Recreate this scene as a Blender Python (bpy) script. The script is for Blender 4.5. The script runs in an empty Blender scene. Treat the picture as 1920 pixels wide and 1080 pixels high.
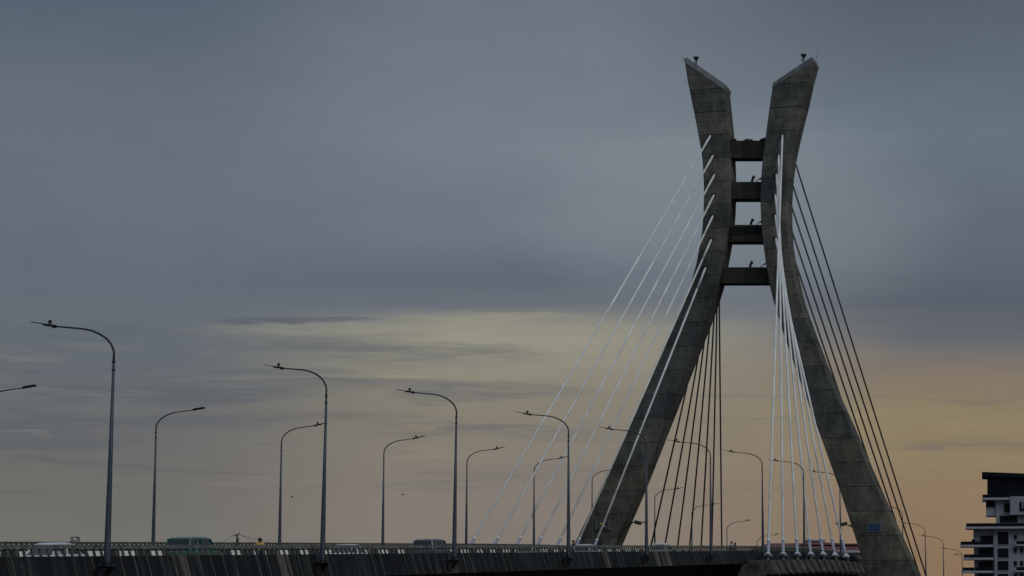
import bpy, bmesh, math, random
import numpy as np
from mathutils import Vector, Matrix
random.seed(7)
S = bpy.context.scene
COL = S.collection
R = math.radians

# ------------------------------------------------------------------ survey
F = 4300.0                      # focal length in photo pixels (1920 wide)
PITCH = math.atan(580/4300)     # horizon sits 580 px under the picture centre
ZC = 8.0                        # camera height over the water
def ray(px, py):
    u = (px-960)/F; v = (540-py)/F
    cp, sp = math.cos(PITCH), math.sin(PITCH)
    return Vector((u, cp - v*sp, sp + v*cp))
def at(px, py, Y):
    r = ray(px, py); t = Y/r.y
    return Vector((r.x*t, Y, ZC + r.z*t))
ANG = math.atan(0.318)
D_ = Vector((math.sin(ANG), math.cos(ANG), 0))      # along the bridge, away
P_ = Vector((math.cos(ANG), -math.sin(ANG), 0))     # across, to the right
R0 = Vector((-19.8, 113.0, 0))                      # foot of first near lamp
STEP = 26.97
WID = 32.8                                          # distance between lamp rows
YK = [-200, 40, 113, 138.7, 164.4, 190.1, 215.8, 241.5, 267, 285, 300, 318.6, 344.3, 370, 395.7, 421, 447, 500, 600, 900]
ZK = [-4.0, 0.96, 2.58, 3.14, 3.71, 4.28, 4.84, 5.39, 5.94, 6.28, 6.50, 6.45, 5.75, 4.3, 2.4, .6, -1.1, -3.4, -5.0, -5.4]
_g = np.arange(-200, 900, 1.0)
_z = np.interp(_g, YK, ZK)
_k = np.exp(-np.linspace(-2, 2, 25)**2); _k /= _k.sum()
_zp = np.pad(_z, 12, mode='edge')
_z = np.convolve(_zp, _k, mode='valid')
def fz(Y): return float(np.interp(Y, _g, _z))
def pos(s, c, dz=0.0):
    """s metres along, c metres in from the near lamp row, dz over the near rail top"""
    v = R0 + D_*s - P_*c
    v.z = ZC + fz(v.y) - .03 + 0.27*c/WID + dz
    return v
def s_at(px, c, Yg=200):
    """station on the line c that shows at picture column px (row ~1030)"""
    r = ray(px, 1030); k = r.x/r.y
    b = R0 - P_*c
    return (k*b.y - b.x)/(D_.x - k*D_.y)
def onplane(px, py, s):
    """where the sight line meets the vertical cross plane at station s"""
    o = R0 + D_*s; r = ray(px, py)
    t = (o.x*D_.x + o.y*D_.y)/(r.x*D_.x + r.y*D_.y)
    return Vector((r.x*t, r.y*t, ZC + r.z*t))

# ------------------------------------------------------------------ tags
def tag(o, label=None, cat=None, group=None, kind=None):
    if label: o['label'] = label
    if cat: o['category'] = cat
    if group: o['group'] = group
    if kind: o['kind'] = kind
    return o
def empty(name, loc, label, cat, group=None, rot=(0, 0, 0)):
    o = bpy.data.objects.new(name, None); COL.objects.link(o)
    o.location = loc; o.rotation_euler = rot; o.empty_display_size = .3
    return tag(o, label, cat, group)
def copy_tree(o, parent=None):
    c = o.copy(); COL.objects.link(c)
    if parent is not None: c.parent = parent
    for ch in list(o.children): copy_tree(ch, c)
    return c
ORD = ['first', 'second', 'third', 'fourth', 'fifth', 'sixth', 'seventh', 'eighth', 'ninth', 'tenth', 'eleventh', 'twelfth', 'thirteenth', 'fourteenth', 'fifteenth']

# ------------------------------------------------------------------ mesh helper
class MB:
    def __init__(self): self.v = []; self.f = []; self.uv = []; self.mi = []; self.cur = 0
    def face(self, idx, uv=None):
        self.f.append(tuple(idx)); self.uv.append(uv); self.mi.append(self.cur)
    def box(self, c, size, M=None, taper=1.0):
        x, y, z = size[0]/2, size[1]/2, size[2]/2; b = len(self.v)
        for sz in (-1, 1):
            k = taper if sz > 0 else 1
            for sx, sy in ((-1, -1), (1, -1), (1, 1), (-1, 1)):
                p = Vector((sx*x*k, sy*y*k, sz*z))
                if M is not None: p = M @ p
                self.v.append(p + Vector(c))
        for q in ((3, 2, 1, 0), (4, 5, 6, 7), (0, 1, 5, 4), (1, 2, 6, 5), (2, 3, 7, 6), (3, 0, 4, 7)):
            self.face([b+i for i in q])
        return self
    def ring_loft(self, rings, cap=True, closed=True):
        b = len(self.v); n = len(rings[0])
        for r in rings: self.v += [Vector(p) for p in r]
        for i in range(len(rings)-1):
            for j in range(n if closed else n-1):
                a = b+i*n+j; a2 = b+i*n+(j+1) % n
                self.face((a, a2, a2+n, a+n))
        if cap:
            self.face(tuple(range(b+n-1, b-1, -1)))
            e = b+(len(rings)-1)*n
            self.face(tuple(range(e, e+n)))
        return self
    def tube(self, pts, radii, n=10, cap=True):
        pts = [Vector(p) for p in pts]
        if not hasattr(radii, '__len__'): radii = [radii]*len(pts)
        t0 = (pts[1]-pts[0]).normalized()
        ref = Vector((0, 0, 1)) if abs(t0.z) < .9 else Vector((0, 1, 0))
        side = t0.cross(ref).normalized()
        rings = []
        for i, p in enumerate(pts):
            if i == 0: t = pts[1]-pts[0]
            elif i == len(pts)-1: t = pts[-1]-pts[-2]
            else: t = (pts[i+1]-pts[i]).normalized() + (pts[i]-pts[i-1]).normalized()
            t.normalize()
            side = (side - t*side.dot(t)).normalized(); up = t.cross(side)
            rings.append([p + (side*math.cos(2*math.pi*k/n) + up*math.sin(2*math.pi*k/n))*radii[i] for k in range(n)])
        return self.ring_loft(rings, cap)
    def sphere(self, c, r, n=10, m=7, sc=(1, 1, 1)):
        rings = []
        for i in range(m+1):
            a = math.pi*(i/m)*.998 + .001
            rings.append([Vector(c)+Vector((sc[0]*r*math.sin(a)*math.cos(2*math.pi*k/n), sc[1]*r*math.sin(a)*math.sin(2*math.pi*k/n), -sc[2]*r*math.cos(a))) for k in range(n)])
        return self.ring_loft(rings)
    def build(self, name, mat, parent=None, smooth=False, bevel=0, origin=None):
        me = bpy.data.meshes.new(name)
        if origin is not None: vs = [tuple(Vector(p)-Vector(origin)) for p in self.v]
        else: vs = [tuple(p) for p in self.v]
        me.from_pydata(vs, [], self.f)
        if any(u is not None for u in self.uv):
            l = me.uv_layers.new(name='UVMap')
            for poly, u in zip(me.polygons, self.uv):
                if u is None: continue
                for li, w in zip(poly.loop_indices, u): l.data[li].uv = w
        for m in (mat if isinstance(mat, (list, tuple)) else [mat]): me.materials.append(m)
        for poly, k in zip(me.polygons, self.mi): poly.material_index = k
        me.validate()
        bm = bmesh.new(); bm.from_mesh(me)
        bmesh.ops.recalc_face_normals(bm, faces=bm.faces)
        if bevel > 0:
            es = [e for e in bm.edges if len(e.link_faces) == 2 and e.calc_face_angle(0) > .5]
            bmesh.ops.bevel(bm, geom=es, offset=bevel, segments=2, affect='EDGES', clamp_overlap=True)
        bm.to_mesh(me); bm.free()
        if smooth:
            for p in me.polygons: p.use_smooth = True
        o = bpy.data.objects.new(name, me); COL.objects.link(o)
        if parent is not None:
            o.parent = parent
        if origin is not None: o.location = origin
        return o

# ------------------------------------------------------------------ materials
def srgb(r, g, b):
    def f(c):
        c /= 255
        return c/12.92 if c <= .04045 else ((c+.055)/1.055)**2.4
    return (f(r), f(g), f(b), 1)
class NT:
    def __init__(self, tree): self.t = tree; self.N = tree.nodes; self.L = tree.links
    def n(self, t, **kw):
        x = self.N.new(t)
        for k, v in kw.items(): setattr(x, k, v)
        return x
    def set(self, sock, v):
        if hasattr(v, 'is_output') or isinstance(v, bpy.types.NodeSocket): self.L.new(v, sock)
        else: sock.default_value = v
    def math(self, op, a, b=0.0, c=None, clamp=False):
        x = self.n('ShaderNodeMath', operation=op); x.use_clamp = clamp
        self.set(x.inputs[0], a); self.set(x.inputs[1], b)
        if c is not None: self.set(x.inputs[2], c)
        return x.outputs[0]
    def mix(self, f, a, b, mode='MIX'):
        x = self.n('ShaderNodeMix', data_type='RGBA', blend_type=mode)
        self.set(x.inputs[0], f); self.set(x.inputs[6], a); self.set(x.inputs[7], b)
        return x.outputs[2]
    def ramp(self, f, stops, interp='LINEAR'):
        x = self.n('ShaderNodeValToRGB'); cr = x.color_ramp; cr.interpolation = interp
        while len(cr.elements) > 1: cr.elements.remove(cr.elements[-1])
        cr.elements[0].position = stops[0][0]; cr.elements[0].color = stops[0][1]
        for p, c in stops[1:]:
            e = cr.elements.new(p); e.color = c
        self.set(x.inputs[0], f)
        return x.outputs[0]
    def smooth(self, v, a, b):
        x = self.n('ShaderNodeMapRange', interpolation_type='SMOOTHSTEP')
        self.set(x.inputs[0], v); x.inputs[1].default_value = a; x.inputs[2].default_value = b
        return x.outputs[0]
    def noise(self, vec, scale=1.0, detail=4, rough=.55, dist=0.0):
        x = self.n('ShaderNodeTexNoise'); x.inputs['Scale'].default_value = scale
        x.inputs['Detail'].default_value = detail; x.inputs['Roughness'].default_value = rough
        x.inputs['Distortion'].default_value = dist
        if vec is not None: self.L.new(vec, x.inputs['Vector'])
        return x.outputs[0]
    def scale(self, vec, s):
        x = self.n('ShaderNodeVectorMath', operation='MULTIPLY'); self.L.new(vec, x.inputs[0]); x.inputs[1].default_value = s
        return x.outputs[0]
    def comb(self, x_, y_, z_=0.0):
        x = self.n('ShaderNodeCombineXYZ'); self.set(x.inputs[0], x_); self.set(x.inputs[1], y_); self.set(x.inputs[2], z_)
        return x.outputs[0]
def newmat(name):
    m = bpy.data.materials.new(name); m.use_nodes = True
    t = NT(m.node_tree); b = m.node_tree.nodes['Principled BSDF']
    return m, t, b
def simple(name, col, rough=.6, metal=0.0, var=.25, scale=3.0, spec=.5, coord='Object'):
    m, t, b = newmat(name)
    tc = t.n('ShaderNodeTexCoord').outputs[coord]
    nz = t.noise(tc, scale, 5)
    lo = [c*(1-var) for c in col[:3]]+[1]; hi = [min(1, c*(1+var)) for c in col[:3]]+[1]
    t.L.new(t.ramp(nz, [(.3, lo), (.7, hi)]), b.inputs['Base Color'])
    b.inputs['Roughness'].default_value = rough; b.inputs['Metallic'].default_value = metal
    b.inputs['Specular IOR Level'].default_value = spec
    return m
def glow(name, col, strength):
    m, t, b = newmat(name)
    b.inputs['Base Color'].default_value = col
    b.inputs['Emission Color'].default_value = col; b.inputs['Emission Strength'].default_value = strength
    return m

def pylon_concrete(name, k=1.0, lift=3.49):
    m, t, b = newmat(name)
    tc = t.n('ShaderNodeNewGeometry').outputs['Position']
    sep = t.n('ShaderNodeSeparateXYZ'); t.L.new(tc, sep.inputs[0]); z = sep.outputs[2]
    zz = t.math('DIVIDE', t.math('ADD', z, 39.2), lift)
    idx = t.math('FLOOR', zz); fr = t.math('FRACT', zz)
    wn = t.n('ShaderNodeTexWhiteNoise', noise_dimensions='2D')
    xside = t.math('GREATER_THAN', sep.outputs[0], 34.0)
    t.L.new(t.comb(t.math('MULTIPLY', idx, 1.37), t.math('ADD', xside, 3.3)), wn.inputs['Vector'])
    # board-marked lifts, blotches and rain stains
    big = t.noise(tc, .23, 7, .66, .5)
    fine = t.noise(tc, 1.9, 7, .75, .6)
    drip = t.noise(t.scale(tc, (1.1, .9, .14)), 1.0, 6, .7, .9)
    form = t.noise(t.scale(tc, (.37, .29, 3.1)), 1.0, 5, .65, .6)
    v = t.math('ADD', t.math('MULTIPLY', big, .68), t.math('MULTIPLY', drip, .32))
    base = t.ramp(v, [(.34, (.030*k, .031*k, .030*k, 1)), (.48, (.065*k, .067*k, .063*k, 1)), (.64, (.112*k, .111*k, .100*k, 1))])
    tint = t.ramp(wn.outputs[0], [(0, (.66, .70, .74, 1)), (.5, (.98, .98, .96, 1)), (1, (1.20, 1.17, 1.06, 1))])
    c = t.mix(1.0, base, tint, 'MULTIPLY')
    # the lowest lifts were poured in a paler, browner mix
    low = t.math('LESS_THAN', zz, t.math('ADD', 19.0, xside))
    c = t.mix(low, c, t.mix(1.0, c, (1.03, .98, .86, 1), 'MULTIPLY'))
    c = t.mix(1.0, c, t.ramp(fine, [(.25, (.62, .62, .62, 1)), (.55, (1, 1, 1, 1)), (.75, (1.25, 1.25, 1.22, 1))]), 'MULTIPLY')
    c = t.mix(.5, c, t.ramp(form, [(.35, (.7, .7, .7, 1)), (.65, (1.2, 1.2, 1.2, 1))]), 'MULTIPLY')
    # dark seams and streaks that hang from them
    top = t.math('GREATER_THAN', z, 76.0)
    seam2 = t.math('MULTIPLY', t.math('LESS_THAN', t.math('FRACT', t.math('MULTIPLY', z, 1/1.47)), .045), t.math('MULTIPLY', top, .8))
    seam = t.math('MAXIMUM', t.math('LESS_THAN', fr, .026), seam2)
    under = t.smooth(fr, .62, 1.0)
    st = t.noise(t.scale(tc, (2.2, 2.2, .35)), 1.0, 4, .7)
    under = t.math('MULTIPLY', under, t.smooth(st, .50, .72))
    c = t.mix(t.math('MULTIPLY', under, .75), c, (.012, .013, .013, 1))
    c = t.mix(t.math('MULTIPLY', seam, .8), c, (.008, .009, .009, 1))
    # pale lime patches
    pat = t.smooth(t.noise(tc, .9, 5, .75), .64, .74)
    c = t.mix(t.math('MULTIPLY', pat, .32), c, (.16, .155, .14, 1))
    t.L.new(c, b.inputs['Base Color'])
    b.inputs['Roughness'].default_value = .92; b.inputs['Specular IOR Level'].default_value = .15
    bp = t.n('ShaderNodeBump'); bp.inputs['Strength'].default_value = .4; bp.inputs['Distance'].default_value = .05
    t.L.new(t.math('SUBTRACT', fine, seam), bp.inputs['Height']); t.L.new(bp.outputs[0], b.inputs['Normal'])
    return m

def fascia_mat():
    m, t, b = newmat('fascia_concrete')
    uv = t.n('ShaderNodeUVMap').outputs[0]
    sep = t.n('ShaderNodeSeparateXYZ'); t.L.new(uv, sep.inputs[0])
    u, v = sep.outputs[0], sep.outputs[1]
    n1 = t.noise(t.scale(uv, (1.15, .10, 1)), 1.0, 6, .72)
    n2 = t.noise(t.scale(uv, (.16, .12, 1)), 1.0, 4, .6)
    n3 = t.noise(t.scale(uv, (5.0, 1.5, 1)), 1.0, 5, .7)
    v1 = t.math('ADD', t.math('MULTIPLY', n1, .62), t.math('MULTIPLY', n2, .38))
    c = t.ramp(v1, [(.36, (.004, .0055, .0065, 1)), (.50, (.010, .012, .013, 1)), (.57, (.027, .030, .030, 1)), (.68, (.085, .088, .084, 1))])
    # panel joints: pale run-off lines below every other joint
    w = t.math('ADD', t.math('MULTIPLY', u, 1/1.52), t.math('MULTIPLY', n2, .35))
    fr = t.math('ABSOLUTE', t.math('SUBTRACT', t.math('FRACT', w), .5))
    wn = t.n('ShaderNodeTexWhiteNoise', noise_dimensions='1D'); t.L.new(t.math('FLOOR', w), wn.inputs['W'])
    line = t.math('MULTIPLY', t.smooth(fr, .43, .485), t.smooth(wn.outputs[0], .25, .9))
    c = t.mix(t.math('MULTIPLY', line, t.math('MULTIPLY', n3, 1.0)), c, (.20, .205, .197, 1))
    # some whole panels washed paler and browner
    pw = t.math('MULTIPLY', t.smooth(wn.outputs[0], .90, .93), t.smooth(n1, .35, .6))
    c = t.mix(t.math('MULTIPLY', pw, .55), c, (.16, .15, .12, 1))
    c = t.mix(1.0, c, t.ramp(n3, [(.3, (.6, .6, .6, 1)), (.7, (1.3, 1.3, 1.3, 1))]), 'MULTIPLY')
    t.L.new(c, b.inputs['Base Color'])
    b.inputs['Roughness'].default_value = .9; b.inputs['Specular IOR Level'].default_value = .15
    return m

M = {}
M['pylon'] = pylon_concrete('pylon_concrete', 1.30)
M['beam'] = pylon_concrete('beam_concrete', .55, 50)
M['cap'] = simple('cap_concrete', (.10, .105, .107, 1), .9, 0, .3, .9, .2)
M['fascia'] = fascia_mat()
M['rail'] = simple('rail_concrete', (.088, .096, .088, 1), .9, 0, .45, 1.6, .2, 'Object')
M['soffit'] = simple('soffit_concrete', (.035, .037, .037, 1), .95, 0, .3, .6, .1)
M['block'] = simple('anchor_concrete', (.058, .058, .052, 1), .9, 0, .6, .9, .2)
M['asphalt'] = simple('asphalt', (.05, .05, .05, 1), .9, 0, .2, 2)
M['steel'] = simple('grey_blue_steel', (.027, .040, .060, 1), .5, .0, .25, 2.5)
M['arm'] = simple('dark_arm_steel', (.012, .015, .02, 1), .6, .0, .2, 2.5)
M['black'] = simple('black_housing', (.010, .011, .013, 1), .5, 0, .2, 4)
M['cable'] = simple('white_cable_sheath', (.59, .60, .57, 1), .6, 0, .2, .35)
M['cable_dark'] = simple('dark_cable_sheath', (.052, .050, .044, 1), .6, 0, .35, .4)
M['sleeve'] = simple('grey_sleeve', (.26, .29, .35, 1), .5, .1, .12, 1.5)
M['cup'] = simple('pale_shroud', (.42, .44, .48, 1), .5, 0, .15, 1.5)
M['white'] = simple('white_paint', (.78, .77, .72, 1), .6, 0, .08, 1)
M['blackpaint'] = simple('black_paint', (.012, .012, .013, 1), .6, 0, .2, 1)
M['glass'] = simple('car_glass', (.012, .018, .02, 1), .08, 0, .1, 2)
M['tyre'] = simple('tyre_rubber', (.015, .015, .015, 1), .8)
M['rim'] = simple('wheel_rim', (.3, .3, .3, 1), .35, .8)
M['skin'] = simple('dark_skin', (.030, .018, .012, 1), .6, 0, .1)
M['hair'] = simple('black_hair', (.006, .006, .006, 1), .8)
M['jeans'] = simple('dark_trousers', (.02, .025, .04, 1), .85)
M['lamp_on'] = glow('lit_headlamp', (1, .86, .55, 1), 1.3)
def paint(name, col): 
    m = simple(name, col, .3, 0, .04, 1); m.node_tree.nodes['Principled BSDF'].inputs['Coat Weight'].default_value = .5; return m

# ------------------------------------------------------------------ camera
cam = bpy.data.cameras.new('camera'); co = bpy.data.objects.new('camera', cam); COL.objects.link(co)
co.location = (0, 0, ZC); co.rotation_euler = (math.pi/2 + PITCH, 0, 0)
cam.sensor_width = 36; cam.lens = 36*F/1920; cam.clip_start = .5; cam.clip_end = 40000
S.camera = co

# ------------------------------------------------------------------ world: dusk overcast
def make_world():
    w = bpy.data.worlds.new('World'); S.world = w; w.use_nodes = True
    t = NT(w.node_tree)
    for n in list(t.N): t.N.remove(n)
    out = t.n('ShaderNodeOutputWorld'); bg = t.n('ShaderNodeBackground')
    g = t.n('ShaderNodeTexCoord').outputs['Generated']
    sp = t.n('ShaderNodeSeparateXYZ'); t.L.new(g, sp.inputs[0])
    x, y, z = sp.outputs
    hor = t.math('SQRT', t.math('ADD', t.math('MULTIPLY', x, x), t.math('MULTIPLY', y, y)))
    e = t.math('DIVIDE', z, t.math('MAXIMUM', hor, .02))
    az = t.math('ARCTAN2', x, y)
    # cloud wobble of the layers
    q = t.comb(t.math('MULTIPLY', az, 5.0), t.math('MULTIPLY', e, 30.0), 0.3)
    wob = t.math('SUBTRACT', t.noise(q, 1.0, 5, .55), .5)
    q2 = t.comb(t.math('MULTIPLY', az, 16.0), t.math('MULTIPLY', e, 150.0), 4.1)
    wob2 = t.math('SUBTRACT', t.noise(q2, 1.0, 5, .6, .4), .5)
    # layers sink towards the right
    e1 = t.math('ADD', e, t.math('MULTIPLY', wob, .020))
    e1 = t.math('ADD', e1, t.math('MULTIPLY', wob2, .003))
    f = t.math('DIVIDE', e1, .35, clamp=True)
    K = 1/.35
    def st(l): return [(min(.999, a*K), srgb(*c)) for a, c in l]
    left = t.ramp(f, st([(0, (112, 110, 105)), (.023, (112, 111, 106)), (.05, (109, 107, 104)), (.08, (104, 105, 106)), (.105, (98, 105, 111)), (.13, (98, 106, 116)), (.18, (103, 112, 122)), (.22, (101, 111, 122)), (.264, (85, 96, 110)), (.35, (92, 102, 114))]))
    mid = t.ramp(f, st([(0, (131, 120, 112)), (.023, (131, 122, 114)), (.045, (130, 121, 113)), (.07, (132, 124, 112)), (.09, (136, 130, 116)), (.111, (150, 146, 130)), (.1175, (145, 142, 129)), (.1265, (104, 110, 118)), (.138, (93, 103, 114)), (.16, (107, 116, 126)), (.2, (117, 126, 135)), (.264, (107, 117, 127)), (.35, (98, 108, 120))]))
    right = t.ramp(f, st([(0, (138, 112, 87)), (.023, (139, 115, 91)), (.045, (142, 120, 96)), (.07, (142, 127, 99)), (.088, (134, 120, 102)), (.100, (126, 115, 106)), (.112, (98, 101, 108)), (.126, (88, 94, 105)), (.15, (94, 103, 113)), (.2, (103, 115, 125)), (.264, (84, 94, 105)), (.35, (88, 98, 110))]))
    c = t.mix(t.smooth(az, -.16, -.02), left, mid)
    c = t.mix(t.smooth(az, .02, .20), c, right)
    # thin grey streaks drifting in the glow, thickest at the left
    q3 = t.comb(t.math('MULTIPLY', az, 7.0), t.math('MULTIPLY', e, 75.0), 9.7)
    n3 = t.noise(q3, 1.0, 6, .6, .5)
    band = t.math('MULTIPLY', t.smooth(e, .030, .055), t.smooth(e, .128, .105))
    fall = t.math('SUBTRACT', 1.0, t.math('MULTIPLY', t.smooth(az, -.12, .12), .72))
    k3 = t.math('MULTIPLY', t.math('MULTIPLY', t.smooth(n3, .50, .64), band), fall)
    c = t.mix(t.math('MULTIPLY', k3, .45), c, srgb(86, 91, 99))
    # pale breaks
    q4 = t.comb(t.math('MULTIPLY', az, 9.0), t.math('MULTIPLY', e, 110.0), 21.2)
    k4 = t.math('MULTIPLY', t.math('MULTIPLY', t.smooth(t.noise(q4, 1.0, 5, .6, .3), .58, .76), band), .22)
    c = t.mix(k4, c, srgb(160, 152, 130))
    # the individual bars of cloud seen over the lagoon (bearing, height, half sizes)
    wx = t.math('ADD', az, t.math('MULTIPLY', wob, .05)); wy = t.math('ADD', e, t.math('ADD', t.math('MULTIPLY', wob, .006), t.math('MULTIPLY', wob2, .014)))
    BARS = [(570, 599, 120, 6, .75, 0), (780, 665, 210, 20, .45, 0), (420, 742, 130, 9, .65, 0), (600, 722, 280, 13, .4, 0), (900, 738, 170, 13, .55, 0),
            (150, 792, 280, 15, .65, 0), (70, 826, 160, 20, .65, 0), (500, 783, 260, 8, .35, 0), (880, 801, 170, 5, .4, 0), (300, 650, 330, 30, .3, 0), (1860, 748, 130, 3, .45, 0), (1820, 829, 170, 4, .3, 0), (1420, 742, 90, 4, .3, 0), (1400, 788, 110, 4, .3, 0),
            (60, 812, 45, 4, .18, 1), (705, 706, 90, 7, .3, 1), (560, 616, 190, 10, .2, 1), (920, 598, 150, 7, .35, 1), (560, 707, 200, 5, .12, 1), (1750, 775, 260, 26, .3, 2), (130, 730, 160, 6, .12, 1)]
    q7 = t.comb(t.math('MULTIPLY', az, 26.0), t.math('MULTIPLY', e, 260.0), 13.0)
    rag = t.math('ADD', .35, t.math('MULTIPLY', t.smooth(t.noise(q7, 1.0, 7, .65, .8), .34, .60), .75))
    for bx_, by_, hx, hy, kk, cc in BARS:
        r_ = ray(bx_, by_); a0 = math.atan2(r_.x, r_.y); e0 = r_.z/math.hypot(r_.x, r_.y)
        dx = t.math('MULTIPLY', t.math('SUBTRACT', wx, a0), F/hx); dy = t.math('MULTIPLY', t.math('SUBTRACT', wy, e0), F/hy)
        d2 = t.math('ADD', t.math('MULTIPLY', dx, dx), t.math('MULTIPLY', dy, dy))
        c = t.mix(t.math('MULTIPLY', t.math('MULTIPLY', t.smooth(d2, 2.4, 0.0), kk), rag), c, [srgb(90, 94, 102), srgb(160, 154, 134), srgb(150, 138, 102)][cc])
    # paler cloud behind the pylon
    dx = t.math('MULTIPLY', t.math('SUBTRACT', wx, .10), 9.0); dy = t.math('MULTIPLY', t.math('SUBTRACT', wy, .165), 18.0)
    gl = t.smooth(t.math('ADD', t.math('MULTIPLY', dx, dx), t.math('MULTIPLY', dy, dy)), 1.0, 0.0)
    c = t.mix(t.math('MULTIPLY', gl, .16), c, srgb(175, 180, 186))
    # big soft mottling of the overcast
    q5 = t.comb(t.math('MULTIPLY', az, 9.0), t.math('MULTIPLY', e, 22.0), 2.0)
    q6 = t.comb(t.math('MULTIPLY', az, 34.0), t.math('MULTIPLY', e, 70.0), 6.0)
    m5 = t.math('ADD', .85, t.math('MULTIPLY', t.noise(q5, 1.0, 6, .55, .3), .2))
    m5 = t.math('ADD', m5, t.math('MULTIPLY', t.noise(q6, 1.0, 6, .65, .5), .10))
    cm = t.n('ShaderNodeVectorMath', operation='SCALE'); t.L.new(c, cm.inputs[0]); t.L.new(m5, cm.inputs[3])
    # overcast is brighter overhead
    up = t.math('ADD', 1.0, t.math('MULTIPLY', t.smooth(z, .30, .95), 1.7))
    back = t.math('ADD', 1.0, t.math('MULTIPLY', t.smooth(y, .3, -.8), .7))
    cm2 = t.n('ShaderNodeVectorMath', operation='SCALE'); t.L.new(cm.outputs[0], cm2.inputs[0]); t.L.new(t.math('MULTIPLY', up, back), cm2.inputs[3])
    # a little of the physical sky behind the clouds
    sky = t.n('ShaderNodeTexSky', sky_type='NISHITA'); sky.sun_disc = False
    sky.sun_elevation = R(SUN_EL); sky.sun_rotation = R(SUN_AZ)
    sk = t.n('ShaderNodeVectorMath', operation='SCALE'); t.L.new(sky.outputs[0], sk.inputs[0]); sk.inputs[3].default_value = .05
    fin = t.mix(.03, cm2.outputs[0], sk.outputs[0])
    t.L.new(fin, bg.inputs[0]); bg.inputs[1].default_value = 1.0
    t.L.new(bg.outputs[0], out.inputs[0])
SUN_EL, SUN_AZ = 34, 140
make_world()
sl = bpy.data.lights.new('sun', 'SUN'); so = bpy.data.objects.new('sun', sl); COL.objects.link(so)
sl.energy = .85; sl.angle = R(30); sl.color = (1, .97, .93)
so.rotation_euler = (R(90-SUN_EL), 0, R(180-SUN_AZ))
so.location = (-60, -60, 120)

# ------------------------------------------------------------------ water and shore
def water():
    m, t, b = newmat('lagoon_water')
    tc = t.n('ShaderNodeTexCoord').outputs['Object']
    b.inputs['Base Color'].default_value = (.012, .018, .02, 1); b.inputs['Roughness'].default_value = .18
    bp = t.n('ShaderNodeBump'); bp.inputs['Strength'].default_value = .5; bp.inputs['Distance'].default_value = .4
    t.L.new(t.noise(tc, .35, 6, .6), bp.inputs['Height']); t.L.new(bp.outputs[0], b.inputs['Normal'])
    mb = MB(); L = 16000
    mb.v = [Vector((-L, -L, 0)), Vector((L, -L, 0)), Vector((L, L, 0)), Vector((-L, L, 0))]; mb.face((0, 1, 2, 3))
    tag(mb.build('water', m), kind='structure')
    mb = MB()
    pts = [(-300, 560), (-60, 540), (60, 500), (160, 470), (300, 430), (900, 420), (5000, 700), (5000, 9000), (-3000, 9000), (-900, 700)]
    b0 = len(pts)
    mb.v = [Vector((x, y, .9)) for x, y in pts] + [Vector((x*1.01, y-8, -.3)) for x, y in pts]
    mb.face(tuple(range(b0)))
    for i in range(b0): mb.face((i, (i+1) % b0, b0+(i+1) % b0, b0+i))
    tag(mb.build('ground', simple('shore_earth', (.06, .055, .04, 1), .95, 0, .4, .05)), kind='structure')
water()

# ------------------------------------------------------------------ deck
def stations(s0, s1, step=3.0):
    n = max(1, int(round((s1-s0)/step)))
    return [s0+(s1-s0)*i/n for i in range(n+1)]
def sweep(name, prof, s0, s1, mat, parent=None, step=3.0, bevel=0):
    mb = MB(); ss = stations(s0, s1, step); n = len(prof)
    cum = [0]
    for i in range(n):
        a, b2 = prof[i], prof[(i+1) % n]; cum.append(cum[-1]+math.hypot(b2[0]-a[0], b2[1]-a[1]))
    for s in ss:
        for c, dz in prof: mb.v.append(pos(s, c, dz))
    for i in range(len(ss)-1):
        for j in range(n):
            j2 = (j+1) % n
            mb.face((i*n+j, i*n+j2, (i+1)*n+j2, (i+1)*n+j), [(ss[i], cum[j]), (ss[i], cum[j+1]), (ss[i+1], cum[j+1]), (ss[i+1], cum[j])])
    mb.face(tuple(range(n)), [(ss[0]+p[0], p[1]) for p in prof]); e = (len(ss)-1)*n
    mb.face(tuple(range(e+n-1, e-1, -1)), [(ss[-1]+p[0], p[1]) for p in reversed(prof)])
    return mb.build(name, mat, parent)
S0, S1 = -95.0, 420.0
RT = .95                      # near parapet: outer face of the rail top, metres in from the lamp row
LEAN = .30
def nc(dz, t=0.0): return RT + LEAN*dz + t          # leaning outer face (dz negative -> outwards)
def fc(dz, t=0.0): return WID - RT - LEAN*dz - t
deck = empty('bridge_deck', (0, 0, 0), 'dark stained concrete bridge deck with streaked side face running past the pylon', 'bridge')
RD = -1.35                     # roadway under the rail top
# near edge beam (fascia), far edge beam
fb = -1.97
near_fas = [(nc(-.56), -.56), (nc(fb), fb), (nc(fb)+.5, fb-.02), (nc(-1.35)+.75, -1.60), (nc(-.56)+.42, -1.45), (nc(-.56)+.34, -.56)]
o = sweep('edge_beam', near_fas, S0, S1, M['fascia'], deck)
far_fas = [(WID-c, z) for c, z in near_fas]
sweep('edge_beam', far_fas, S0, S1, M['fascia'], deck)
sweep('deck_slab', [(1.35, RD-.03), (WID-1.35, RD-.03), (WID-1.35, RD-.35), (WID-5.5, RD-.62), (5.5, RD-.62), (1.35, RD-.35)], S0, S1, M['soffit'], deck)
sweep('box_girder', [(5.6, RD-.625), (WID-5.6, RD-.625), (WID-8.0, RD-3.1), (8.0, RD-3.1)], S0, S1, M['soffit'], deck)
tag(sweep('road', [(1.36, RD), (WID-1.36, RD), (WID-1.36, RD-.02), (1.36, RD-.02)], S0, S1, M['asphalt']), kind='structure')

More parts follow.
